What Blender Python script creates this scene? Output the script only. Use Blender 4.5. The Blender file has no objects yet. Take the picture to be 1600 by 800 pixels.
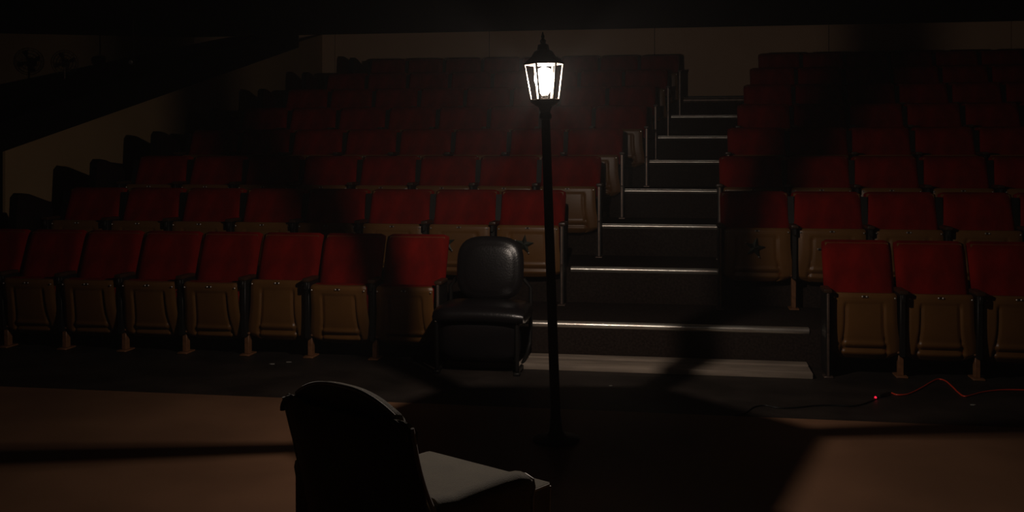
import bpy, bmesh, math, random
from mathutils import Vector, Matrix
random.seed(4)
PI = math.pi
sc = bpy.context.scene
col = sc.collection

# ------------------------------------------------------------------ camera, world, exposure
H = 1.41                       # lens height above the stage floor
F = 1600.0                     # focal length in pixels of the 1600 px frame
HY = 241.0                     # picture row of the horizon
cam_d = bpy.data.cameras.new('camera')
cam_d.sensor_width = 36.0
cam_d.lens = 36.0 * F / 1600.0
cam_d.shift_y = -(400.0 - HY) / 1600.0
cam_d.clip_start = 0.05
cam_d.clip_end = 100
cam = bpy.data.objects.new('camera', cam_d)
cam.location = (0, 0, H)
cam.rotation_euler = (PI / 2, 0, 0)
col.objects.link(cam)
sc.camera = cam

world = bpy.data.worlds.new('world')
sc.world = world
world.use_nodes = True
world.node_tree.nodes['Background'].inputs[0].default_value = (0.010, 0.007, 0.006, 1)
world.node_tree.nodes['Background'].inputs[1].default_value = 0.0

sc.view_settings.view_transform = 'Standard'
sc.view_settings.look = 'None'
sc.view_settings.exposure = 0.0
sc.view_settings.gamma = 1.0
sc.view_settings.use_curve_mapping = False
sc.cycles.max_bounces = 5
sc.cycles.diffuse_bounces = 3
sc.cycles.glossy_bounces = 2
sc.cycles.volume_bounces = 0
sc.cycles.transparent_max_bounces = 8
sc.cycles.caustics_reflective = False
sc.cycles.caustics_refractive = False

BULB_POWER = 50.0              # the only lamp that is lit: the bulb in the lantern
BULB_COLOR = (1.0, 0.83, 0.70)
HAZE = 0.0045  # density of the haze added for the lens glow

# room frame: u runs along the seat rows to the right, D runs away from the stage
TH = math.radians(9.3)
CT, ST = math.cos(TH), math.sin(TH)
def R(u, D, z=0.0):
    return Vector((u * CT + D * ST, -u * ST + D * CT, z))
def ground(px, py, z=0.0):     # point at height z seen at a picture position
    Y = F * (H - z) / (py - HY)
    return Vector(((px - 800.0) / F * Y, Y, z))
def uD(p):
    return (p.x * CT - p.y * ST, p.x * ST + p.y * CT)

# ------------------------------------------------------------------ materials
def mat(name, color, rough=0.6, metal=0.0, var=0.0, scale=20.0, bump=0.0, bscale=None, spec=0.5,
        stretch=None, sheen=0.0, coat=0.0, color2=None):
    m = bpy.data.materials.new(name)
    m.use_nodes = True
    nt = m.node_tree
    b = nt.nodes['Principled BSDF']
    b.inputs['Base Color'].default_value = (*color, 1)
    b.inputs['Roughness'].default_value = rough
    b.inputs['Metallic'].default_value = metal
    b.inputs['Specular IOR Level'].default_value = spec
    b.inputs['Sheen Weight'].default_value = sheen
    b.inputs['Coat Weight'].default_value = coat
    tc = nt.nodes.new('ShaderNodeTexCoord')
    mp = nt.nodes.new('ShaderNodeMapping')
    if stretch: mp.inputs['Scale'].default_value = stretch
    nt.links.new(tc.outputs['Object'], mp.inputs[0])
    if var or color2:
        n = nt.nodes.new('ShaderNodeTexNoise')
        n.inputs['Scale'].default_value = scale
        n.inputs['Detail'].default_value = 5
        nt.links.new(mp.outputs[0], n.inputs['Vector'])
        r = nt.nodes.new('ShaderNodeValToRGB')
        r.color_ramp.elements[0].position = 0.35
        r.color_ramp.elements[1].position = 0.68
        c0 = tuple(c * (1 - var) for c in color)
        c1 = color2 if color2 else tuple(min(1, c * (1 + var)) for c in color)
        r.color_ramp.elements[0].color = (*c0, 1)
        r.color_ramp.elements[1].color = (*c1, 1)
        nt.links.new(n.outputs[0], r.inputs[0])
        nt.links.new(r.outputs[0], b.inputs['Base Color'])
    if bump:
        n2 = nt.nodes.new('ShaderNodeTexNoise')
        n2.inputs['Scale'].default_value = bscale or scale
        n2.inputs['Detail'].default_value = 4
        nt.links.new(mp.outputs[0], n2.inputs['Vector'])
        bp = nt.nodes.new('ShaderNodeBump')
        bp.inputs['Strength'].default_value = bump
        bp.inputs['Distance'].default_value = 0.01
        nt.links.new(n2.outputs[0], bp.inputs['Height'])
        nt.links.new(bp.outputs[0], b.inputs['Normal'])
    return m

M = {}
M['red'] = mat('red_plush', (0.215, 0.0048, 0.0018), 0.9, var=0.28, scale=9, bump=0.25, bscale=260, spec=0.15,
               stretch=(1, 1, .45))
M['brown'] = mat('tan_plastic', (0.185, 0.082, 0.021), 0.38, var=0.10, scale=6, bump=0.05, bscale=300)
M['legbrown'] = mat('tan_metal', (0.24, 0.105, 0.045), 0.5, var=0.2, scale=30)
M['black'] = mat('black_metal', (0.010, 0.009, 0.008), 0.5)
M['armblack'] = mat('dark_armrest', (0.05, 0.024, 0.013), 0.4, var=0.2, scale=25)
M['chrome'] = mat('bright_metal', (0.80, 0.74, 0.68), 0.36, metal=0.7)
M['post'] = mat('worn_steel', (0.22, 0.16, 0.13), 0.42, metal=0.7, var=0.25, scale=18)
M['alu'] = mat('aluminium_nosing', (0.95, 0.84, 0.74), 0.30, metal=0.80, var=0.22, scale=7, stretch=(1, 6, 6), bump=0.1, bscale=90)
M['board'] = mat('scuffed_white_board', (0.36, 0.29, 0.23), 0.6, var=0.22, scale=5, stretch=(.6, 4, 4))
M['carpet'] = mat('black_carpet', (0.034, 0.024, 0.020), 0.95, var=0.3, scale=60, bump=0.4, bscale=400, spec=0.1)
M['blackfloor'] = mat('black_painted_floor', (0.024, 0.0185, 0.0155), 0.55, var=0.4, scale=3, bump=0.15, bscale=60, spec=0.3)
M['stage'] = mat('brown_stage_board', (0.195, 0.100, 0.055), 0.5, var=0.16, scale=1.6, bump=0.05, bscale=70, spec=0.35)
M['wallback'] = mat('tan_back_wall', (0.80, 0.52, 0.33), 0.85, var=0.05, scale=1.2, bump=0.06, bscale=60)
M['wall'] = mat('tan_wall', (0.42, 0.27, 0.135), 0.85, var=0.06, scale=1.2, bump=0.06, bscale=60)
M['ceiling'] = mat('black_ceiling', (0.006, 0.005, 0.005), 0.95, spec=0.05)
M['star'] = mat('verdigris_star_metal', (0.045, 0.052, 0.040), 0.42, metal=0.5, var=0.3, scale=40)
M['vinyl'] = mat('black_vinyl', (0.011, 0.0095, 0.0105), 0.30, bump=0.12, bscale=90, spec=0.5)
M['velvet'] = mat('grey_green_velvet', (0.20, 0.165, 0.095), 0.85, var=0.12, scale=14, bump=0.3, bscale=300, sheen=0.6, spec=0.3)
M['piping'] = mat('pale_piping_cord', (0.52, 0.44, 0.34), 0.45, var=0.1, scale=80, sheen=1.0, spec=0.8)
M['wood'] = mat('dark_wood_leg', (0.035, 0.017, 0.009), 0.4, var=0.3, scale=30, stretch=(1, 1, .2))
M['lampblack'] = mat('lamp_post_black', (0.007, 0.0065, 0.0065), 0.45)
M['lampmetal'] = mat('lantern_frame_metal', (0.30, 0.27, 0.24), 0.35, metal=0.8)
M['cablered'] = mat('orange_cable_rubber', (0.75, 0.055, 0.02), 0.4)
M['cableblack'] = mat('black_cable_rubber', (0.006, 0.006, 0.006), 0.5)
M['drape'] = mat('black_drape', (0.006, 0.005, 0.005), 0.95, spec=0.05, bump=0.3, bscale=8, stretch=(3, 3, .2))
M['scrap'] = mat('white_paper_scrap', (0.35, 0.33, 0.30), 0.7)

def emis(name, color, strength):
    m = bpy.data.materials.new(name); m.use_nodes = True
    nt = m.node_tree; nt.nodes.clear()
    o = nt.nodes.new('ShaderNodeOutputMaterial'); e = nt.nodes.new('ShaderNodeEmission')
    e.inputs[0].default_value = (*color, 1); e.inputs[1].default_value = strength
    nt.links.new(e.outputs[0], o.inputs[0]); return m
M['filament'] = emis('glowing_filament', BULB_COLOR, 60.0)
M['neon'] = emis('red_indicator', (1.0, 0.02, 0.06), 0.9)
# the bulb's envelope: transparent, with added emission standing in for lens bloom
m = bpy.data.materials.new('bulb_bloom_glow'); m.use_nodes = True
nt = m.node_tree; nt.nodes.clear()
o_ = nt.nodes.new('ShaderNodeOutputMaterial'); a_ = nt.nodes.new('ShaderNodeAddShader')
t_ = nt.nodes.new('ShaderNodeBsdfTransparent'); e_ = nt.nodes.new('ShaderNodeEmission')
e_.inputs[0].default_value = (1.0, 0.86, 0.76, 1); e_.inputs[1].default_value = 9.0
nt.links.new(t_.outputs[0], a_.inputs[0]); nt.links.new(e_.outputs[0], a_.inputs[1])
nt.links.new(a_.outputs[0], o_.inputs[0]); M['bulb'] = m

# ------------------------------------------------------------------ mesh helpers
def finish(bm, name, m, angle=38):
    bmesh.ops.recalc_face_normals(bm, faces=bm.faces)
    lim = math.radians(angle)
    for f in bm.faces: f.smooth = True
    for e in bm.edges:
        if len(e.link_faces) == 2 and e.calc_face_angle(0) > lim: e.smooth = False
    me = bpy.data.meshes.new(name); bm.to_mesh(me); bm.free()
    if m: me.materials.append(m)
    return me
def add_box(bm, x0, x1, y0, y1, z0, z1, bevel=0.0, seg=2, mtx=None):
    r = bmesh.ops.create_cube(bm, size=1.0)
    vs = r['verts']
    for v in vs:
        v.co = Vector(((v.co.x + .5) * (x1 - x0) + x0, (v.co.y + .5) * (y1 - y0) + y0, (v.co.z + .5) * (z1 - z0) + z0))
    if bevel > 0:
        es = {e for v in vs for e in v.link_edges}
        rr = bmesh.ops.bevel(bm, geom=list(es), offset=bevel, segments=seg, affect='EDGES', profile=0.6)
        vs = {v for f in rr['faces'] for v in f.verts} | {v for v in vs if v.is_valid}
    if mtx is not None:
        for v in vs: v.co = mtx @ v.co
    return vs
def add_tube(bm, pts, rad, seg=8, closed=False):
    pts = [Vector(p) for p in pts]; n = len(pts)
    rads = rad if isinstance(rad, (list, tuple)) else [rad] * n
    rings = []; prev = None
    for i, p in enumerate(pts):
        if closed: t = pts[(i + 1) % n] - pts[i - 1]
        else: t = pts[min(i + 1, n - 1)] - pts[max(i - 1, 0)]
        t.normalize()
        if prev is None:
            a = t.cross(Vector((0, 0, 1)))
            if a.length < .1: a = t.cross(Vector((1, 0, 0)))
        else: a = prev - t * prev.dot(t)
        a.normalize(); prev = a; b = t.cross(a)
        rings.append([bm.verts.new(p + (a * math.cos(q) + b * math.sin(q)) * rads[i]) for q in [2 * PI * k / seg for k in range(seg)]])
    m_ = n if closed else n - 1
    for i in range(m_):
        A, B = rings[i], rings[(i + 1) % n]
        for k in range(seg):
            bm.faces.new((A[k], A[(k + 1) % seg], B[(k + 1) % seg], B[k]))
    if not closed:
        bm.faces.new(rings[0][::-1]); bm.faces.new(rings[-1])
def add_lathe(bm, prof, seg=24, c=(0, 0, 0), rot0=0.0, angs=None):
    rings = []
    if angs: seg = len(angs)
    AN = [math.radians(a) for a in angs] if angs else [rot0 + 2 * PI * k / seg for k in range(seg)]
    for r, z in prof:
        rings.append([bm.verts.new((c[0] + r * math.cos(a), c[1] + r * math.sin(a), c[2] + z)) for a in AN])
    for A, B in zip(rings, rings[1:]):
        for k in range(seg): bm.faces.new((A[k], A[(k + 1) % seg], B[(k + 1) % seg], B[k]))
    bm.faces.new(rings[0][::-1]); bm.faces.new(rings[-1])
def add_prism(bm, poly, axis, a, b):
    """outline poly of 2-D points, extruded along axis 0/1/2 from a to b"""
    def P(p, t):
        if axis == 0: return (t, p[0], p[1])
        if axis == 1: return (p[0], t, p[1])
        return (p[0], p[1], t)
    A = [bm.verts.new(P(p, a)) for p in poly]; B = [bm.verts.new(P(p, b)) for p in poly]
    bm.faces.new(A[::-1]); bm.faces.new(B)
    n = len(poly)
    for i in range(n): bm.faces.new((A[i], A[(i + 1) % n], B[(i + 1) % n], B[i]))
def bevel_all(bm, off, seg=2, ang=30):
    es = [e for e in bm.edges if len(e.link_faces) == 2 and e.calc_face_angle(0) > math.radians(ang)]
    bmesh.ops.bevel(bm, geom=es, offset=off, segments=seg, affect='EDGES', profile=0.6)
def link(name, me, parent=None, loc=None, label=None):
    o = bpy.data.objects.new(name, me); col.objects.link(o)
    if parent: o.parent = parent
    if loc is not None: o.location = loc
    if label: o['label'] = label
    return o
def obj(name, bm, m, parent=None, angle=38, label=None):
    return link(name, finish(bm, name, m, angle), parent, None, label)
def thing(name, label, cat, loc=(0, 0, 0), rotz=0.0, group=None):
    o = bpy.data.objects.new(name, None); col.objects.link(o)
    o.empty_display_size = .1
    o.location = loc; o.rotation_euler = (0, 0, rotz); tag(o, label, cat, group); return o
def tag(o, label, cat, group=None):
    o['label'] = label; o['category'] = cat
    if group: o['group'] = group
    return o
def struct(name, bm, m, label=None, parent=None, room=True):
    o = obj(name, bm, m, parent)
    if parent is None:
        o['kind'] = 'structure'
        if room: o.rotation_euler = (0, 0, -TH)
    if label: o['label'] = label; 
    return o
def stag(o, label, cat): o['label'] = label; o['category'] = cat; return o

# ------------------------------------------------------------------ the setting
ND, PITCH, H0, RISE = 7.0, 0.98, 0.255, 0.272        # first nosing, tread, first height, rise
def nose(k): return ND + PITCH * k
def hgt(k): return H0 + RISE * k
WALL_D, CEIL = 15.0, 3.24
def wall_u(D): return -6.02 + (D - 8.4) * 0.094      # foot line of the slanting left wall
U_R = 6.6

bm = bmesh.new(); add_box(bm, -9, U_R, 5.625, 7.0, -0.05, 0.0)
stag(struct('floor', bm, M['blackfloor']), 'black painted floor strip in front of the first seat row', 'floor')
bm = bmesh.new(); add_box(bm, -9, U_R, -2.5, 5.62, -0.05, 0.004)
stag(struct('floor', bm, M['stage']), 'brown stage floor under the armchair and lamp post', 'floor')
for k in range(8):
    d0, d1 = nose(k), (nose(k + 1) if k < 7 else WALL_D)
    bm = bmesh.new()
    add_prism(bm, [(wall_u(d0) + .01, d0), (U_R, d0), (U_R, d1), (wall_u(d1) + .01, d1)], 2, -0.05, hgt(k))
    words = ['lowest black carpeted platform carrying the second seat row', 'black carpeted platform, second step up, under the third seat row',
             'black carpeted platform, third step up, under the fourth seat row', 'black carpeted platform, fourth step up, under the fifth seat row',
             'black carpeted platform, fifth step up, under the sixth seat row', 'black carpeted platform, sixth step up, under the seventh seat row',
             'black carpeted platform, seventh step up, under the rearmost seat row', 'black top landing at the foot of the back wall'][k]
    stag(struct('seating_platform', bm, M['carpet']), words, 'platform')

def aisleL(D): return -.86 + .15 * (D - 7.98)
def aisleR(D): return .19 + .10 * (D - 7.98)
def nosing(k, u0, u1, label, m='alu', fh=.036):
    bm = bmesh.new(); d = nose(k); z = hgt(k)
    add_box(bm, u0, u1, d - .004, d + .045, z, z + .004, .0012, 1)
    nn = 10; hh_ = fh + .004
    add_prism(bm, [(d - .0005 - .012 * math.sin(PI * q / nn) ** .8, z + .004 - hh_ * q / nn) for q in range(nn + 1)] , 0, u0, u1)
    o = obj('step_nosing', bm, M[m]); o.rotation_euler = (0, 0, -TH)
    tag(o, label, 'step edging', 'metal step nosings in the aisle'); return o
nosing(0, -1.72, .845, 'longest metal nosing, across the lowest step behind the black chair')
nl = ['bright metal nosing on the second aisle step, just right of the lamp post', 'bright metal nosing on the third aisle step from the bottom',
      'bright metal nosing on the fourth aisle step from the bottom', 'metal nosing on the fifth aisle step from the bottom',
      'metal nosing on the third aisle step down from the top landing', 'metal nosing on the highest bright step of the aisle']
for k in range(1, 7):
    nosing(k, aisleL(nose(k)) + .02, aisleR(nose(k)) + .25, nl[k - 1])
nosing(7, .05, .95, 'dull speckled nosing on the top landing at the back wall', 'post', .06)

cb = thing('threshold_boards', 'scuffed pale boards laid flat along the foot of the aisle steps', 'board', R(-.35, 6.83), -TH)
for a, b in ((6.64, 6.862), (6.872, 6.99)):
    bm = bmesh.new(); add_box(bm, -1.19, 1.175, a - 6.83, b - 6.83, 0.0, .034 if a < 6.8 else .040, .004, 2)
    obj('board', bm, M['board'], cb)

# back wall built of sheets with recessed joints
bw = bpy.data.objects.new('wall_back', None); col.objects.link(bw); bw.rotation_euler = (0, 0, -TH)
bw['kind'] = 'structure'; bw['label'] = 'tan back wall above the rearmost seats, with vertical sheet joints'
bm = bmesh.new(); add_box(bm, -7.5, U_R, WALL_D + .02, WALL_D + .1, 0, CEIL); obj('backing', bm, M['drape'], bw)
us = [-7.5, -5.2, -2.8, -.36, 2.08, 4.5, U_R]
for a, b in zip(us, us[1:]):
    bm = bmesh.new(); add_box(bm, a + .004, b - .004, WALL_D, WALL_D + .02, 0 if True else 0, CEIL, .002, 1)
    obj('panel', bm, M['wallback'], bw)
bm = bmesh.new(); add_box(bm, .06, 1.2, WALL_D - .016, WALL_D, hgt(7), hgt(7) + .09, .002, 1)
struct('baseboard_back', bm, M['black'], 'dark baseboard where the aisle meets the back wall')

# far left wall, behind the sloping beam (a little oblique)
pA = R(-7.5, WALL_D); q = Vector((-.5 * 15.5, 15.5, 0)); dirv = (q - pA).normalized(); pB = pA + dirv * 3.6
nrm = Vector((-dirv.y, dirv.x, 0)); nrm = nrm if nrm.y > 0 else -nrm
bm = bmesh.new(); add_prism(bm, [(pA.x, pA.y), (pB.x, pB.y), (pB.x + nrm.x * .1, pB.y + nrm.y * .1), (pA.x + nrm.x * .1, pA.y + nrm.y * .1)], 2, 0, CEIL)
struct('wall_far_left', bm, M['wall'], 'dim tan far wall in the upper left, behind the sloping beam', room=False)
# balcony floor behind the beam
bm = bmesh.new()
add_prism(bm, [(-11, 8.0), (wall_u(8.0) - .14, 8.0), (wall_u(15) - .14, 15), (-7.5, 15), (-9.4, 14.2), (-11, 13.8)], 2, 1.30, 1.42)
struct('floor_side', bm, M['blackfloor'], 'dark raised side floor behind the sloping beam')

# left wall under the raking beam
def beam_top(D): return 1.72 + .262 * (D - 8.4)
bm = bmesh.new()
D0, D1 = 8.40, WALL_D
A = [bm.verts.new((wall_u(D0), D0, 0)), bm.verts.new((wall_u(D1), D1, 0)), bm.verts.new((wall_u(D1), D1, min(CEIL, beam_top(D1) - .12))),
     bm.verts.new((wall_u(D0), D0, beam_top(D0) - .12))]
B = [bm.verts.new((v.co.x - .12, v.co.y, v.co.z)) for v in A]
bm.faces.new(A); bm.faces.new(B[::-1])
for i in range(4): bm.faces.new((A[i], A[(i + 1) % 4], B[(i + 1) % 4], B[i]))
struct('wall_left', bm, M['wall'], 'tan left side wall beneath the black sloping beam')
bm = bmesh.new(); Ds = (6.6, 14.15)
vv = []
for D in Ds:
    u = wall_u(D)
    for du in (.03, -.17):
        for dz in (-.27, 0): vv.append(bm.verts.new((u + du, D, min(CEIL, beam_top(D)) + dz)))
a0, a1, a2, a3, b0, b1, b2, b3 = vv
for f in ((a0, a1, a3, a2), (b0, b2, b3, b1), (a0, b0, b1, a1), (a2, a3, b3, b2), (a1, b1, b3, a3), (a0, a2, b2, b0)): bm.faces.new(f)
struct('trim_beam', bm, M['drape'], 'black sloping beam rising along the left wall to the ceiling')
# black drape at the front end of that wall
bm = bmesh.new()
N = 40
front = []; back = []
for i in range(N + 1):
    D = 6.7 + (8.385 - 6.7) * i / N
    w = .025 * math.sin(i * 1.35)
    front.append((wall_u(D) - .0 + w, D)); back.append((wall_u(D) - .02 + w, D))
add_prism(bm, front + back[::-1], 2, 0.0, 1.2)
for v in bm.verts:
    if v.co.z > 1: v.co.z = beam_top(v.co.y) - .275
o = obj('black_drape', bm, M['drape']); o.rotation_euler = (0, 0, -TH)
tag(o, 'black drape hanging below the sloping beam at the left edge', 'curtain')

bm = bmesh.new(); add_box(bm, -11.5, U_R, -2.5, WALL_D + .1, CEIL + .002, CEIL + .1)
stag(struct('ceiling', bm, M['ceiling']), 'black unlit ceiling', 'ceiling')
bm = bmesh.new(); add_box(bm, U_R, U_R + .1, -2.5, WALL_D + .1, -.05, CEIL)
struct('wall_right', bm, M['wall'], 'tan right side wall outside the picture')

# ------------------------------------------------------------------ theatre seats
def seat_meshes(tag_, W, zp0, zp1, zt):
    """W seat width, pan from zp0 to zp1, back top zt. local x along the row, y away from the stage"""
    d = {}
    ph = zp1 - zp0
    # folded pan shell (heightfield with pressed-in grooves)
    bm = bmesh.new(); NU, NV = 44, 40
    def hw(v):
        w = .455 + .045 * math.exp(-((v - .18) / .28) ** 2)
        if v < .12: w -= .10 * ((.12 - v) / .12) ** 2.2
        if v > .95: w -= .02 * ((v - .95) / .05) ** 2
        return w * W
    grid = []
    for j in range(NV + 1):
        v = j / NV; row = []
        for i in range(NU + 1):
            s = -1 + 2 * i / NU
            x = s * hw(v)
            z = zp0 + ph * v
            if v < .12: z += .012 * (abs(s) ** 4)
            y = -.085 + .012 * s * s + .02 * (1 - v) - .012 * math.sin(PI * v)
            y += .05 * max(0, abs(s) - .86) ** 1.5 * 6 * .5
            y += .035 * max(0, .10 - v) / .10
            gx = .58 + .13 * max(0, .45 - v) ** 1.6 * 3      # side grooves lean outwards lower down
            y += .013 * math.exp(-((abs(s) - gx) / .040) ** 2) * (1 if v < .80 else max(0, 1 - (v - .80) / .08))
            if abs(s) < gx:
                y += .005 * (1 if v < .86 else 0)
                y += .014 * math.exp(-((v - .165) / .026) ** 2) - .010 * math.exp(-((v - .245) / .03) ** 2)
            if v > .955: y += .01 * (v - .955) / .045
            row.append(bm.verts.new((x, y, z)))
        grid.append(row)
    for j in range(NV):
        for i in range(NU): bm.faces.new((grid[j][i], grid[j][i + 1], grid[j + 1][i + 1], grid[j + 1][i]))
    loop = grid[0][:] + [r[-1] for r in grid[1:]] + grid[-1][-2::-1] + [r[0] for r in grid[-2:0:-1]]
    bk = [bm.verts.new((v.co.x * .96, max(v.co.y + .028, -.045), v.co.z)) for v in loop]
    n = len(loop)
    for i in range(n): bm.faces.new((loop[i], bk[i], bk[(i + 1) % n], loop[(i + 1) % n]))
    bm.faces.new(bk[::-1])
    d['pan_shell'] = (finish(bm, 'pan_shell', M['brown'], 50), 'pan_shell')
    # folded seat cushion behind the shell
    bm = bmesh.new()
    add_box(bm, -W * .455, W * .455, -.046, .035, zp0 + .045, zp1 - .006, .022, 3)
    d['cushion'] = (finish(bm, 'cushion', M['red'], 60), 'seat_cushion')
    # backrest, leaning back
    bm = bmesh.new(); zb = zp1 - .09; n1, n2 = 14, 12
    L = zt - zb; lean = .16
    fr = []; rr = []
    for j in range(n2 + 1):
        v = j / n2
        rf, rb = [], []
        for i in range(n1 + 1):
            s = -1 + 2 * i / n1
            es = max(0, abs(s) - .80) / .20; ev = max(0, v - .86) / .14
            x = s * W * .49 * (1 - .012 * (1 - v)) * (1 - .02 * ev * ev)
            z = zb + L * v - .016 * es ** 3 * (1 if v > .9 else 0)
            y0 = .055 + lean * v
            puff = .028 * (1 - es ** 2.5) * (1 - ev ** 2.5)
            rf.append(bm.verts.new((x, y0 + .028 - puff, z)))
            rb.append(bm.verts.new((x, y0 + .062, z)))
        fr.append(rf); rr.append(rb)
    for j in range(n2):
        for i in range(n1):
            bm.faces.new((fr[j][i], fr[j][i + 1], fr[j + 1][i + 1], fr[j + 1][i]))
            bm.faces.new((rr[j][i], rr[j + 1][i], rr[j + 1][i + 1], rr[j][i + 1]))
    for j in range(n2):
        bm.faces.new((fr[j][0], fr[j + 1][0], rr[j + 1][0], rr[j][0]))
        bm.faces.new((fr[j][-1], rr[j][-1], rr[j + 1][-1], fr[j + 1][-1]))
    for i in range(n1):
        bm.faces.new((fr[-1][i], fr[-1][i + 1], rr[-1][i + 1], rr[-1][i]))
        bm.faces.new((fr[0][i], rr[0][i], rr[0][i + 1], fr[0][i + 1]))
    d['backrest'] = (finish(bm, 'backrest', M['red'], 60), 'backrest')
    bm = bmesh.new()
    add_prism(bm, [(.119, zb - .02), (.133, zb - .02), (.066 + lean + .012, zt - .015), (.063 + lean, zt - .015)], 0, -W * .46, W * .46)
    for v in bm.verts: pass
    bevel_all(bm, .003, 1)
    d['back_shell'] = (finish(bm, 'back_shell', M['brown']), 'back_shell')
    # number plate and its two bolts, corner screws
    bm = bmesh.new()
    pts = [(.020 * math.cos(t) , zp1 - .020 + .008 * math.sin(t)) for t in [2 * PI * k / 14 for k in range(14)]]
    add_prism(bm, pts, 1, -.088, -.078)
    d['number_plate'] = (finish(bm, 'number_plate', M['armblack']), 'number_plate')
    bm = bmesh.new()
    add_lathe(bm, [(.0062, 0), (.0058, .003), (.003, .0055)], 8)
    for v in bm.verts: v.co = Vector((v.co.x, -v.co.z, v.co.y))
    d['screw'] = (finish(bm, 'screw', M['chrome']), 'screw')
    # armrest and standard shared by two seats
    bm = bmesh.new()
    add_box(bm, -.026, .026, -.13, .07, zp1 + .002, zp1 + .028, .009, 2)
    d['armrest'] = (finish(bm, 'armrest', M['armblack']), 'armrest')
    bm = bmesh.new()
    add_box(bm, -.016, .016, -.10, .095, zp0 + .03, zp1 + .002, .004, 1)
    add_box(bm, -.012, .012, -.13, -.09, zp1 - .05, zp1 + .002, .004, 1)
    if zp0 > .15: add_prism(bm, [(.118, zp1 - .02), (.150, zp1 - .02), (.200, zt - .035), (.183, zt - .035)], 0, -.022, .022)
    d['standard'] = (finish(bm, 'standard', M['black']), 'standard')
    bm = bmesh.new()
    add_box(bm, -.017, .017, -.045, .01, .010, zp0 + .05, .004, 1)
    add_box(bm, -.028, .028, -.060, .035, zp0 + .045, zp0 + .058, .003, 1)
    add_box(bm, -.036, .036, -.085, .05, .0, .012, .003, 1)
    d['leg'] = (finish(bm, 'leg', M['legbrown']), 'leg')
    bm = bmesh.new()
    add_prism(bm, [(-.125, .015), (.09, .015), (.10, .20), (.10, zp1 + .001), (-.125, zp1 + .001)], 0, -.014, .014)
    bevel_all(bm, .004, 1)
    d['end_panel'] = (finish(bm, 'end_panel', M['black']), 'end_panel')
    bm = bmesh.new()
    add_box(bm, -.008, .008, -.140, -.126, .012, zp1 + .002, .003, 1)
    add_box(bm, -.03, .03, -.16, -.07, 0, .012, .003, 1)
    add_lathe(bm, [(.010, 0), (.010, .01), (.006, .014)], 10, c=(0, -.137, zp1 * .5))
    d['end_post'] = (finish(bm, 'end_post', M['post']), 'end_post')
    # tall black padded wing at the wall end of a row
    bm = bmesh.new()
    pts = [(-.46, zp0 - .1), (.10, zp0 - .1), (.06, zp1 + .10), (.035, zp1 + .145), (-.26, zp1 + .225), (-.36, zp1 + .235), (-.405, zp1 + .20)]
    add_prism(bm, pts, 0, -.035, .035); bevel_all(bm, .018, 3, 25)
    d['wing'] = (finish(bm, 'wing_panel', M['vinyl'], 60), 'wing_panel')
    return d
# star ornament
def star_mesh():
    bm = bmesh.new(); ring = []
    for k in range(10):
        r = .078 if k % 2 == 0 else .031
        a = PI / 2 + k * PI / 5
        ring.append((r * math.cos(a), r * math.sin(a)))
    f = [bm.verts.new((x, -.003, z)) for x, z in ring]; b = [bm.verts.new((x, 0, z)) for x, z in ring]
    c = bm.verts.new((0, -.016, 0))
    for i in range(10):
        bm.faces.new((f[i], f[(i + 1) % 10], c)); bm.faces.new((f[i], b[i], b[(i + 1) % 10], f[(i + 1) % 10]))
    bm.faces.new(b[::-1])
    return finish(bm, 'star', M['star'], 5)
STAR = star_mesh()

SA = seat_meshes('front', .435, .105, .53, .84)
SB = seat_meshes('raised', .530, .20, .605, .868)
SPEC = {id(SA): (.435, .105, .53), id(SB): (.530, .20, .605)}

def build_seat(S, w, u, D, z, label, group, end=None, first=False, stars=None, tilt=0.0):
    """end: 'aisle_right', 'aisle_left', 'wall_left'; every seat owns the standard on its left"""
    W, zp0, zp1 = SPEC[id(S)]
    t = thing('theatre_seat', label, 'seat', R(u, D, z), -TH, group)
    def P(k, **kw):
        me, nm = S[k]; return link(nm, me, t, **kw)
    bk = P('backrest'); bk.scale.x = (w - .016) / (W * .98); P('back_shell'); cush = P('cushion')
    pan = P('pan_shell')
    if tilt:
        for q in (pan, cush): q.rotation_euler = (tilt, 0, 0); q.location = (0, zp0 * math.sin(tilt) * 1.0 + .01, 0)
    def onpan(x, y, z_):
        if not tilt: return (x, y, z_)
        return (x, y * math.cos(tilt) - z_ * math.sin(tilt) + pan.location.y, y * math.sin(tilt) + z_ * math.cos(tilt))
    pl_ = P('number_plate')
    if tilt: pl_.rotation_euler = pan.rotation_euler; pl_.location = pan.location
    for sx in (-1, 1):
        link('screw', S['screw'][0], t, onpan(sx * .013, -.088, zp1 - .020))
        link('screw', S['screw'][0], t, onpan(sx * W * .425, -.082, zp1 - .028))
    hw = w / 2
    def side(x, kind):
        if kind == 'mid':
            P('armrest', loc=(x, 0, 0)); P('standard', loc=(x, 0, 0)); P('leg', loc=(x, 0, 0))
        elif kind == 'aisle':
            P('armrest', loc=(x, 0, 0)); P('end_panel', loc=(x, 0, 0)); P('end_post', loc=(x, 0, 0))
        elif kind == 'wing':
            P('armrest', loc=(x, 0, 0)); P('standard', loc=(x, 0, 0)); P('leg', loc=(x, 0, 0))
            P('wing', loc=(x - .08, 0, 0), label='black padded wing panel at the wall end of the row')
    side(-hw, {'aisle_left': 'aisle', 'wall_left': 'wing'}.get(end, 'mid'))
    if end == 'aisle_right': side(hw, 'aisle')
    if stars:
        for (sx, rz) in stars:
            s = link('star_ornament', STAR, t, (sx, -.100, zp1 - .145), 'dark metal five-pointed star with a screw at a tip')
            s.rotation_euler = (0, rz, 0)
            for k in (2, 6):
                a = PI / 2 + k * PI / 5 
                link('screw', S['screw'][0], s, (.074 * math.cos(a), -.004, .074 * math.sin(a)))
    return t

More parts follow.
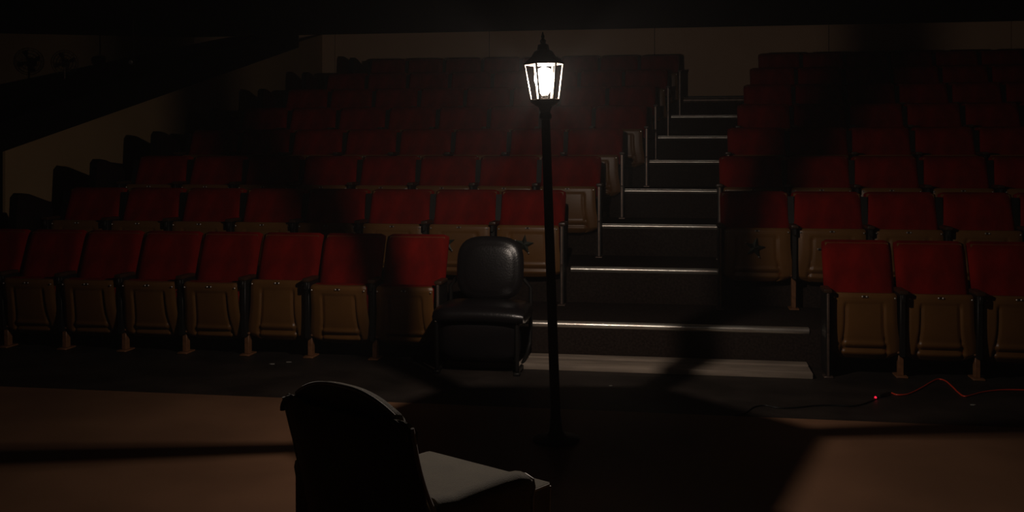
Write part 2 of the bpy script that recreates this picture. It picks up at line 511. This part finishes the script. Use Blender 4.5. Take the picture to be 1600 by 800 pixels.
ORD = ['first', 'second', 'third', 'fourth', 'fifth', 'sixth', 'seventh', 'eighth', 'ninth', 'tenth', 'eleventh', 'twelfth', 'thirteenth']
LAST = 'rearmost'
def rown(i): return {0: 'front', 7: 'rearmost'}.get(i, ORD[i])
# left block: aisle-side boundary u and seat spacing for each row
LEFT = [(-1.603, .465), (-.888, .541), (-.68, .555), (-.54, .566), (-.34, .573), (-.27, .565), (-.14, .560), (0.0, .540)]
RIGHT = [(.925, .457), (.30, .538), (.33, .555), (.445, .565), (.59, .562), (.715, .560), (.85, .560), (1.025, .555)]
for i in range(8):
    if i == 0: S, D, z = SA, 6.83, 0.0
    else: S, D, z = SB, 7.90 + PITCH * (i - 1), hgt(i - 1)
    e, w = LEFT[i]
    n = 9 if i == 0 else 8
    for j in range(n):
        u = e - w * (j + .5)
        pos = 'beside the aisle' if j == 0 else ('at the wall end' if j == n - 1 else ORD[j] + ' from the aisle')
        look = 'red seat with tan pan' if i < 4 else 'dim red folding seat'
        lab = '%s, left block, %s row, %s' % (look, rown(i), pos)
        end = None
        if j == 0: end = 'aisle_right'
        if j == n - 1 and i > 0: end = 'wall_left'
        stars = None
        if i == 1 and j == 0: stars = [(-.025, .12)]; lab = 'red seat with metal star on tan pan, second row, left of the aisle'
        if i == 1 and j == 1: stars = [(-.10, -.1)]; lab = 'red seat with metal star, second row, directly behind the black chair'
        if i == 2 and j == 0: stars = [(-.13, .3)]; lab = 'red seat with star on tan pan, third row, left of the aisle'
        tilt = .17 if i == 0 else 0.0
        if i == 0 and j == 2: tilt = -.03; lab = 'front-row left-block red seat whose tan pan catches most light'
        build_seat(S, w, u, D, z, lab, 'flip-up seats in the left block', end, stars=stars, tilt=tilt)
    e, w = RIGHT[i]
    n = int((4.9 if i > 1 else 3.6) / w - e / w) + 1
    for j in range(n):
        u = e + w * (j + .5)
        pos = 'beside the aisle' if j == 0 else ('farthest right' if j == n - 1 else ORD[j] + ' from the aisle')
        look = 'bright red seat with tan pan' if i < 2 else 'dark red folding seat'
        lab = '%s, right block, %s row, %s' % (look, rown(i), pos)
        stars = None
        if i == 1 and j < 4:
            stars = [((-.02, .2), (-.03, -.35), (.09, .1), (.07, .25))[j]]
            lab = 'red seat with metal star on tan pan, right block, second row, ' + pos
        build_seat(S, w, u, D, z, lab, 'flip-up seats in the right block', 'aisle_left' if j == 0 else None, stars=stars)

# ------------------------------------------------------------------ lamp post with lantern
LB = Vector((.218, 5.03, .004)); LEAN = -.0335
lp = thing('lamp_post', 'black street lamp post with a lit six-sided lantern, standing on stage', 'lamp', LB)
lp.rotation_euler = (0, LEAN, 0)
HA = math.radians(6.1)
bm = bmesh.new()
add_lathe(bm, [(.115, 0), (.115, .012), (.100, .018), (.045, .026), (.034, .045), (.030, .07), (.028, .10), (.025, .12)], 32)
obj('base', bm, M['lampblack'], lp)
bm = bmesh.new(); add_lathe(bm, [(.0245, .10), (.0235, .9), (.0215, 1.60), (.020, 1.625)], 20); obj('pole', bm, M['lampblack'], lp)
bm = bmesh.new(); add_lathe(bm, [(.021, 1.575), (.030, 1.585), (.030, 1.60), (.024, 1.612), (.027, 1.625), (.034, 1.64)], 24); obj('collar', bm, M['lampblack'], lp)
lan = bpy.data.objects.new('lantern', None); col.objects.link(lan); lan.parent = lp
ZB, ZT, RB, RT, ZL = 1.672, 1.850, .0715, .0985, 1.774
HEXA = [6.1, 61.0, 117.5, 186.1, 246.0, 306.0]
def hexpt(r, z, k): a = math.radians(HEXA[k % 6]); return Vector((r * math.cos(a), r * math.sin(a), z))
bm = bmesh.new(); add_lathe(bm, [(.034, 1.640), (RB * .8, 1.655), (RB + .001, ZB - .007), (RB + .001, ZB)], angs=HEXA)
obj('bottom_plate', bm, M['lampblack'], lan)
for k in range(6):
    bm = bmesh.new(); a = hexpt(RB - .003, ZB, k); b = hexpt(RT - .003, ZT, k)
    add_tube(bm, [a, b], .0052, 6); obj('bar', bm, M['lampmetal'], lan)
for nm, r, z in (('bottom_rim', RB, ZB + .002), ('top_rim', RT, ZT)):
    bm = bmesh.new()
    for k in range(6): add_tube(bm, [hexpt(r, z, k), hexpt(r, z, k + 1)], .0038, 6)
    obj(nm, bm, M['lampmetal'], lan)
bm = bmesh.new(); add_lathe(bm, [(RT + .003, ZT + .002), (RT + .003, ZT + .005), (.062, ZT + .035), (.045, ZT + .062), (.030, ZT + .070), (.026, ZT + .095)], angs=HEXA)
obj('roof', bm, M['lampblack'], lan)
bm = bmesh.new(); add_lathe(bm, [(.024, ZT + .093), (.012, ZT + .102), (.016, ZT + .114), (.006, ZT + .126), (.009, ZT + .134), (.002, ZT + .158)], 16)
obj('finial', bm, M['lampblack'], lan)
bm = bmesh.new(); add_lathe(bm, [(.014, ZB), (.014, ZB + .012), (.018, ZB + .016), (.018, ZB + .024)], 16); obj('socket', bm, M['lampblack'], lan)
bm = bmesh.new()
prof = [(.014, ZB + .024), (.022, ZB + .036), (.040, ZB + .066), (.050, ZB + .102), (.046, ZB + .130), (.030, ZB + .154), (.003, ZB + .165)]  # envelope drawn larger to fill the glare around the filament
add_lathe(bm, prof, 24); obj('bulb', bm, M['bulb'], lp, 80, 'glowing white bulb')
bm = bmesh.new(); add_tube(bm, [(-.006, 0, ZL - .004), (-.003, 0, ZL + .004), (.003, 0, ZL + .004), (.006, 0, ZL - .004)], .0012, 6)
obj('filament', bm, M['filament'], lp)
ld = bpy.data.lights.new('bulb_light', 'POINT'); ld.energy = BULB_POWER; ld.color = BULB_COLOR; ld.shadow_soft_size = .0032
lo = bpy.data.objects.new('bulb_light', ld); col.objects.link(lo); lo.parent = lp; lo.location = (0, 0, ZL)

# ------------------------------------------------------------------ armchair seen from behind
AZ = math.radians(50) - PI / 2
AO = Vector((-.187, 2.79, .004))
ac = thing('armchair', 'grey-green velvet armchair with pale piping, seen from behind in the foreground', 'armchair', AO, AZ)
def crown(x): return .840 - .050 * abs(x / .185) ** 2.6
def recl(z): return -.235 - .25 * max(0, z - .48) + .10 * max(0, .48 - z)     # front face of the back at height z
# inner back pad with domed top
bm = bmesh.new(); NX, NZ = 26, 22; fr = []; rr = []
for j in range(NZ + 1):
    v = j / NZ; a = []; b = []
    for i in range(NX + 1):
        s = -1 + 2 * i / NX; x = s * (.186 + .010 * (1 - v))
        zt = crown(x); z = .30 + (zt - .30) * v
        es = max(0, abs(s) - .72) / .28; ev = max(0, v - .86) / .14
        puff = .030 * math.sqrt(max(0, 1 - es ** 2.4)) * math.sqrt(max(0, 1 - ev ** 2.4))
        a.append(bm.verts.new((x, recl(z) - .02 + puff, z)))
        b.append(bm.verts.new((x, recl(z) - .045, z)))
    fr.append(a); rr.append(b)
for j in range(NZ):
    for i in range(NX):
        bm.faces.new((fr[j][i], fr[j][i + 1], fr[j + 1][i + 1], fr[j + 1][i])); bm.faces.new((rr[j][i], rr[j + 1][i], rr[j + 1][i + 1], rr[j][i + 1]))
    bm.faces.new((fr[j][0], fr[j + 1][0], rr[j + 1][0], rr[j][0])); bm.faces.new((fr[j][-1], rr[j][-1], rr[j + 1][-1], fr[j + 1][-1]))
for i in range(NX):
    bm.faces.new((fr[-1][i], fr[-1][i + 1], rr[-1][i + 1], rr[-1][i])); bm.faces.new((fr[0][i], rr[0][i], rr[0][i + 1], fr[0][i + 1]))
back = obj('backrest', bm, M['velvet'], ac, 60)
# piping along the crown and down the front edges
pp = []
for k in range(41):
    s = -1 + 2 * k / 40; x = s * .182
    z = crown(x) - .002; pp.append((x, recl(z) - .043, z + .002))
bm = bmesh.new(); add_tube(bm, pp, .0042, 8); obj('crown_piping', bm, M['piping'], back)
for sx in (-1, 1):
    pts = []
    for k in range(26):
        t = k / 25; z = .772 - .275 * t
        tap = 1 - .06 * max(0, .5 - z)
        x = sx * (.239 * tap - .006 * math.sin(t * PI) + .004 * t)
        pts.append((x, recl(z) - .044 + .040 * t ** 3, z))
    bm = bmesh.new(); add_tube(bm, pts, [.0045 + .0035 * (k / 25) for k in range(26)], 8); obj('side_piping', bm, M['piping'], back)
# outer shell with rounded ears, wrapping the pad
bm = bmesh.new()
out = []
def ear(x):                                  # outline of the shell's top
    ax = abs(x)
    if ax > .21: return .786 - .026 * ((ax - .21) / .028) ** 2
    if ax > .14: return .786
    return .775
xs = [-.238 + .476 * i / 40 for i in range(41)]
fr = []; rr = []
for j in range(16):
    v = j / 15; a = []; b = []
    for x in xs:
        zt = ear(x); z = .14 + (zt - .14) * v
        tap = 1 - .06 * max(0, .5 - z)
        a.append(bm.verts.new((x * tap, recl(z) - .046, z)))
        bul = .028 * (1 - (abs(x) / .22) ** 4) + (0 if v < .93 else -.014 * ((v - .93) / .07) ** 2)
        b.append(bm.verts.new((x * tap, recl(z) - .052 - bul, z)))
    fr.append(a); rr.append(b)
n1 = len(xs) - 1
for j in range(15):
    for i in range(n1):
        bm.faces.new((fr[j][i], fr[j][i + 1], fr[j + 1][i + 1], fr[j + 1][i])); bm.faces.new((rr[j][i], rr[j + 1][i], rr[j + 1][i + 1], rr[j][i + 1]))
    bm.faces.new((fr[j][0], fr[j + 1][0], rr[j + 1][0], rr[j][0])); bm.faces.new((fr[j][-1], rr[j][-1], rr[j + 1][-1], fr[j + 1][-1]))
for i in range(n1):
    bm.faces.new((fr[-1][i], fr[-1][i + 1], rr[-1][i + 1], rr[-1][i])); bm.faces.new((fr[0][i], rr[0][i], rr[0][i + 1], fr[0][i + 1]))
shell = obj('outer_back', bm, M['velvet'], ac, 60)
for sx in (-1, 1):
    pts = []
    for k in range(12):
        t = k / 11
        ang = PI / 2 * t
        pts.append((sx * (.190 + .038 * math.sin(ang)), recl(.78) - .056 + .002 * t, .752 + .030 * math.cos(ang) - .010 * t))
    bm = bmesh.new(); add_tube(bm, pts, .0065, 8); obj('ear_roll', bm, M['velvet'], shell)
# arms: rolled top, flat side panel
for sx in (-1, 1):
    bm = bmesh.new()
    secs = []
    ys = [-.27, -.25, -.20, -.12, -.02, .04, .073, .088, .094]
    for y in ys:
        top = .575 + .10 * 0 - .02 * max(0, (y - .0)) / .1 * .5 + (.03 * max(0, (-.2 - y)) / .16)
        if y > .07: top -= .022 * ((y - .07) / .024) ** 2
        secs.append((y, top))
    rings = []
    for y, top in secs:
        sh = 1.0 if y < .08 else (.90 if y < .09 else .72)
        ring = []
        cx = .212 if sx > 0 else -.262
        prof = [(.030, .14), (.030, top - .055), (.039, top - .030), (.034, top - .012), (.018, top - .002), (0, top),
                (-.018, top - .002), (-.034, top - .012), (-.039, top - .030), (-.032, top - .055), (-.030, .14)]
        for px_, pz in prof: ring.append(bm.verts.new((cx + px_ * sh, y, pz)))
        rings.append(ring)
    for A_, B_ in zip(rings, rings[1:]):
        n = len(A_)
        for k in range(n): bm.faces.new((A_[k], A_[(k + 1) % n], B_[(k + 1) % n], B_[k]))
    bm.faces.new(rings[0][::-1]); bm.faces.new(rings[-1])
    arm = obj('arm', bm, M['velvet'], ac, 60)
    bm = bmesh.new()
    cx = .212 if sx > 0 else -.262
    pts = [(cx + .030 * sx, .088, .16), (cx + .030 * sx, .088, .50), (cx + .036 * sx, .088, .53), (cx + .030 * sx, .090, .548),
           (cx, .092, .556), (cx - .030 * sx, .090, .548), (cx - .032 * sx, .088, .50)]
    add_tube(bm, pts, .0032, 6); obj('arm_piping', bm, M['piping'], arm)
# frame under the seat, cushion
bm = bmesh.new(); add_box(bm, -.235, .185, -.24, .185, .14, .395, .015, 2); obj('seat_rail', bm, M['velvet'], ac)
bm = bmesh.new()
out = [(-.225, -.23), (.172, -.23), (.172, .108), (.200, .112), (.200, .215), (-.265, .215), (-.265, .112), (-.225, .108)]
add_prism(bm, out, 2, .398, .500); bevel_all(bm, .012, 3, 40)
for v in bm.verts:
    if v.co.z > .48: v.co.z += .010 * max(0, 1 - (v.co.x / .2) ** 2) * max(0, 1 - (v.co.y / .26) ** 2)
cu = obj('seat_cushion', bm, M['velvet'], ac, 60)
for z in (.496, .402):
    bm = bmesh.new()
    add_tube(bm, [(.174, -.22, z), (.174, .108, z), (.198, .118, z), (.202, .130, z), (.202, .208, z), (.194, .217, z), (-.257, .217, z),
                  (-.267, .208, z), (-.267, .130, z), (-.263, .118, z), (-.227, .108, z), (-.227, -.22, z)], .0036, 8)
    obj('cushion_piping', bm, M['piping'], cu)
for sx in (-1, 1):
    bm = bmesh.new(); add_tube(bm, [(.199 if sx > 0 else -.262, .214, .402), (.199 if sx > 0 else -.262, .217, .49)], .0030, 6); obj('corner_piping', bm, M['piping'], cu)
for sx in (-1, 1):
    for y in (-.25, .15):
        bm = bmesh.new(); add_lathe(bm, [(.011, 0), (.014, .02), (.022, .12), (.024, .145)], 12, c=(sx * .17, y, 0)); obj('leg', bm, M['wood'], ac)

# ------------------------------------------------------------------ black padded chair by the steps
bc = thing('padded_chair', 'black vinyl padded chair standing at the foot of the aisle steps', 'chair', R(-1.275, 6.60), -TH)
def pad(nm, hw_, z0, z1, y_fn, thick, power=4.0, m='vinyl', dome=.02, parent=bc, inset=None):
    bm = bmesh.new(); NR, NA = 9, 44
    cz, hz = (z0 + z1) / 2, (z1 - z0) / 2
    def pt(r, a, side):
        c, s = math.cos(a), math.sin(a)
        k = (abs(c) ** power + abs(s) ** power) ** (-1 / power)
        x = hw_ * r * c * k; z = cz + hz * r * s * k
        e = math.sqrt(max(0, 1 - r ** 6))
        y = y_fn(z)
        if side: yy = y - (thick * .5 * e + dome * (1 - r * r))
        else: yy = y + thick * .5 * e
        if inset and side:
            yy += inset * math.exp(-((r - .80) / .045) ** 2)
        return (x, yy, z)
    prevs = []
    for side in (1, 0):
        cen = bm.verts.new(pt(0, 0, side)); last = None
        for r_i in range(1, NR + (0 if side == 0 else 1)):
            r = (r_i / NR) ** .75
            ring = [bm.verts.new(pt(r, 2 * PI * k / NA, side)) for k in range(NA)]
            for k in range(NA):
                if last is None: bm.faces.new((cen, ring[k], ring[(k + 1) % NA]))
                else: bm.faces.new((last[k], ring[k], ring[(k + 1) % NA], last[(k + 1) % NA]))
            last = ring
        prevs.append(last)
    A_, B_ = prevs
    for k in range(NA): bm.faces.new((A_[k], A_[(k + 1) % NA], B_[(k + 1) % NA], B_[k]))
    return obj(nm, bm, M[m], parent, 60)
pad('backrest', .232, .42, .85, lambda z: .235 + .14 * (z - .42), .07, 3.2, dome=.018, inset=.010)
# seat: thick pad with waterfall front
bm = bmesh.new()
prof = [(.22, .36), (.24, .40), (.20, .425), (.05, .428), (-.10, .422), (-.17, .405), (-.20, .37), (-.19, .33), (-.10, .31), (.20, .31)]
secs = []
for i in range(15):
    s = -1 + 2 * i / 14; sc_ = (1 - .28 * max(0, abs(s) - .75) ** 2 / .0625) if abs(s) > .75 else 1
    secs.append([bm.verts.new((s * .295, (p[0] - .02) * (.9 + .1 * sc_) + .02, .365 + (p[1] - .365) * sc_ + .012 * (1 - s * s))) for p in prof])
for A_, B_ in zip(secs, secs[1:]):
    n = len(A_)
    for k in range(n): bm.faces.new((A_[k], A_[(k + 1) % n], B_[(k + 1) % n], B_[k]))
bm.faces.new(secs[0][::-1]); bm.faces.new(secs[-1])
obj('seat', bm, M['vinyl'], bc, 70)
pad('front_panel', .27, .075, .36, lambda z: -.13 + .10 * (.36 - z), .06, 4.5, dome=.02)
for sx in (-1, 1):
    bm = bmesh.new()
    add_box(bm, sx * .20 - .014, sx * .20 + .014, -.03, .22, .06, .30, .006, 1)
    obj('side_plate', bm, M['black'], bc)
    x = sx * .272 - .02 * (sx > 0)
    bm = bmesh.new()
    add_tube(bm, [(x, -.165, .34), (x, -.16, .10), (x, -.155, .03), (x, -.14, .014), (x, .0, .014), (x, .26, .05), (x + .012 * sx, .33, .12),
                  (x + .018 * sx, .335, .30), (x + .018 * sx, .33, .50), (x - .03 * sx, .315, .56)], .014, 10)
    obj('side_frame', bm, M['black'], bc)
    bm = bmesh.new(); add_box(bm, x - .022, x + .022, -.185, -.135, 0, .02, .005, 1); obj('foot', bm, M['black'], bc)
    bm = bmesh.new(); add_lathe(bm, [(.008, 0), (.008, .004), (.004, .006)], 10)
    for v in bm.verts: v.co = Vector((v.co.x + x, -.182 - v.co.z, v.co.y + .34))
    obj('bolt', bm, M['chrome'], bc)

# ------------------------------------------------------------------ cables on the black floor
def cable(name, pix, rad, m, label, z=None):
    pts = [ground(x, y, rad) for x, y in pix]
    # smooth with Catmull-Rom
    q = []
    P = [pts[0]] + pts + [pts[-1]]
    for i in range(1, len(P) - 2):
        for k in range(8):
            t = k / 8; p0, p1, p2, p3 = P[i - 1], P[i], P[i + 1], P[i + 2]
            q.append(.5 * ((2 * p1) + (p2 - p0) * t + (2 * p0 - 5 * p1 + 4 * p2 - p3) * t * t + (3 * p1 - p0 - 3 * p2 + p3) * t ** 3))
    q.append(pts[-1])
    bm = bmesh.new(); add_tube(bm, q, rad, 8)
    o = obj(name, bm, M[m]); tag(o, label, 'cable'); return o
cable('power_cable', [(1393, 614), (1403, 617), (1420, 615.5), (1440, 606), (1455, 597), (1466, 592.5), (1477, 595), (1488, 604), (1497, 613), (1506, 619), (1516, 618), (1535, 613),
                      (1556, 610), (1580, 609), (1620, 610)], .0045, 'cablered', 'orange-red cable curving over the black floor below the right seats')
cb2 = cable('power_cable', [(1150, 650), (1163, 646), (1178, 636), (1195, 633.5), (1215, 637), (1240, 637), (1270, 634), (1300, 633), (1335, 634), (1360, 627), (1378, 617), (1390, 614)], .0045,
            'cableblack', 'thin black cable running left from the orange-red cable')
g0, g1 = ground(1374, 619, .010), ground(1391, 614, .010)
bm = bmesh.new(); add_tube(bm, [g0, g0.lerp(g1, .3), g0.lerp(g1, .7), g1], [.007, .0105, .0105, .007], 10)
pl = obj('plug', bm, M['cableblack'], cb2)
p = ground(1368, 621, .012)
bm = bmesh.new(); bmesh.ops.create_uvsphere(bm, u_segments=10, v_segments=8, radius=.0075, matrix=Matrix.Translation(p))
obj('indicator_lamp', bm, M['neon'], cb2, 80, 'tiny glowing red indicator light')

for (px_, py_, s_, lab) in ((425, 569, .020, 'small pale scrap on the black floor, leftmost of three'), (451, 566, .016, 'small pale scrap on the black floor, middle one of three'),
                       (486, 554, .016, 'small pale scrap on the black floor nearest the front seats'), (1520, 633, .014, 'tiny pale scrap on floor below the orange-red cable'),
                       (954, 603, .010, 'tiny pale speck on floor before the aisle boards')):
    c = ground(px_, py_, 0.0); a = random.random() * 3
    bm = bmesh.new()
    poly = [(c.x + s_ * (1 + .4 * random.random()) * math.cos(a + k * 1.257), c.y + s_ * .8 * math.sin(a + k * 1.257)) for k in range(5)]
    add_prism(bm, poly, 2, 0.0005, .003)
    o = obj('floor_scrap', bm, M['scrap']); tag(o, lab, 'litter', 'scraps on the black floor')

# ------------------------------------------------------------------ dim things on the side floor, upper left
def at(px_, py_, Y): return Vector(((px_ - 800) / F * Y, Y, H - (py_ - HY) / F * Y))
c = at(101, 98, 13.6)
fan = thing('pedestal_fan', 'dark round pedestal fan on the raised side floor, far upper left', 'fan', (c.x, c.y, 1.42), .3)
h = c.z - 1.42
bm = bmesh.new(); add_lathe(bm, [(.14, 0), (.14, .02), (.03, .04), (.014, .06)], 20); obj('base', bm, M['black'], fan)
bm = bmesh.new(); add_lathe(bm, [(.013, .05), (.012, h - .05)], 10); obj('pole', bm, M['post'], fan)
bm = bmesh.new()
for rr_ in (.06, .10, .14, .165):
    for yy in (-.05, .03):
        add_tube(bm, [(rr_ * math.cos(2 * PI * k / 24), yy * (1 - (rr_ / .2) ** 2), h + rr_ * math.sin(2 * PI * k / 24)) for k in range(24)], .003, 5, True)
for k in range(16):
    a = 2 * PI * k / 16
    add_tube(bm, [(.02 * math.cos(a), -.055, h + .02 * math.sin(a)), (.165 * math.cos(a), -.016, h + .165 * math.sin(a))], .002, 5)
obj('cage', bm, M['black'], fan)
bm = bmesh.new(); add_box(bm, -.045, .045, .03, .15, h - .05, h + .05, .02, 2); obj('motor_housing', bm, M['black'], fan)
for k in range(4):
    a = k * PI / 2 + .4; bm = bmesh.new()
    vs = [bm.verts.new((r_ * math.cos(a + o_2), -.01 + dy, h + r_ * math.sin(a + o_2))) for r_, o_2, dy in ((.02, -.2, 0), (.13, -.32, -.015), (.14, .2, .01), (.02, .4, .01))]
    vb = [bm.verts.new(v.co + Vector((0, .004, 0))) for v in vs]
    bm.faces.new(vs); bm.faces.new(vb[::-1])
    for i in range(4): bm.faces.new((vs[i], vb[i], vb[(i + 1) % 4], vs[(i + 1) % 4]))
    obj('blade', bm, M['armblack'], fan)
# handrail
ra, rb_ = at(-30, 158, 12.6), at(88, 157, 12.9)
hr = thing('handrail', 'thin dark handrail behind the sloping beam at the far left', 'railing', (ra.x, ra.y, 1.42))
L = rb_ - ra; hh = ra.z - 1.42
bm = bmesh.new(); add_tube(bm, [(0, 0, hh), (L.x, L.y, hh)], .012, 8); obj('rail', bm, M['legbrown'], hr)
for t in (.02, .46, .60, .97):
    bm = bmesh.new(); add_tube(bm, [(L.x * t, L.y * t, 0), (L.x * t, L.y * t, hh - .01)], .013, 8); obj('post', bm, M['black'], hr)
c = at(208, 99, 13.6)
sp = thing('spotlight', 'small unlit spotlight hanging from the ceiling before the far left wall', 'spotlight', (c.x, c.y, CEIL))
dz = c.z - CEIL
bm = bmesh.new(); add_tube(bm, [(0, 0, dz + .09), (0, 0, 0)], .008, 8); obj('stem', bm, M['black'], sp)
bm = bmesh.new(); add_lathe(bm, [(.03, 0), (.05, .03), (.055, .15), (.058, .17)], 18)
rm = Matrix.Rotation(math.radians(105), 4, 'X')
for v in bm.verts: v.co = rm @ (v.co - Vector((0, 0, .08))) + Vector((0, 0, dz + .03))
obj('housing', bm, M['black'], sp)
bm = bmesh.new()
add_lathe(bm, [(.030, 0), (.028, .004), (.012, .010)], 16)
for v in bm.verts: v.co = rm @ (v.co + Vector((0, 0, .088))) + Vector((0, 0, dz + .03))
obj('lens', bm, M['chrome'], sp)

# ------------------------------------------------------------------ thin even haze, added to stand in for lens bloom at the lantern
if HAZE:
    bm = bmesh.new(); add_box(bm, -12, U_R + .3, -3.0, WALL_D + .3, -.04, CEIL + .05)
    m = bpy.data.materials.new('bloom_haze'); m.use_nodes = True
    nt = m.node_tree; nt.nodes.clear()
    o_ = nt.nodes.new('ShaderNodeOutputMaterial'); v_ = nt.nodes.new('ShaderNodeVolumeScatter')
    v_.inputs['Density'].default_value = HAZE; v_.inputs['Anisotropy'].default_value = 0.0
    nt.links.new(v_.outputs[0], o_.inputs['Volume'])
    hz = obj('haze', bm, m); hz.rotation_euler = (0, 0, -TH)
    hz['kind'] = 'stuff'; hz['label'] = 'thin even haze added to imitate the lens glow around the lantern'; hz['category'] = 'haze'
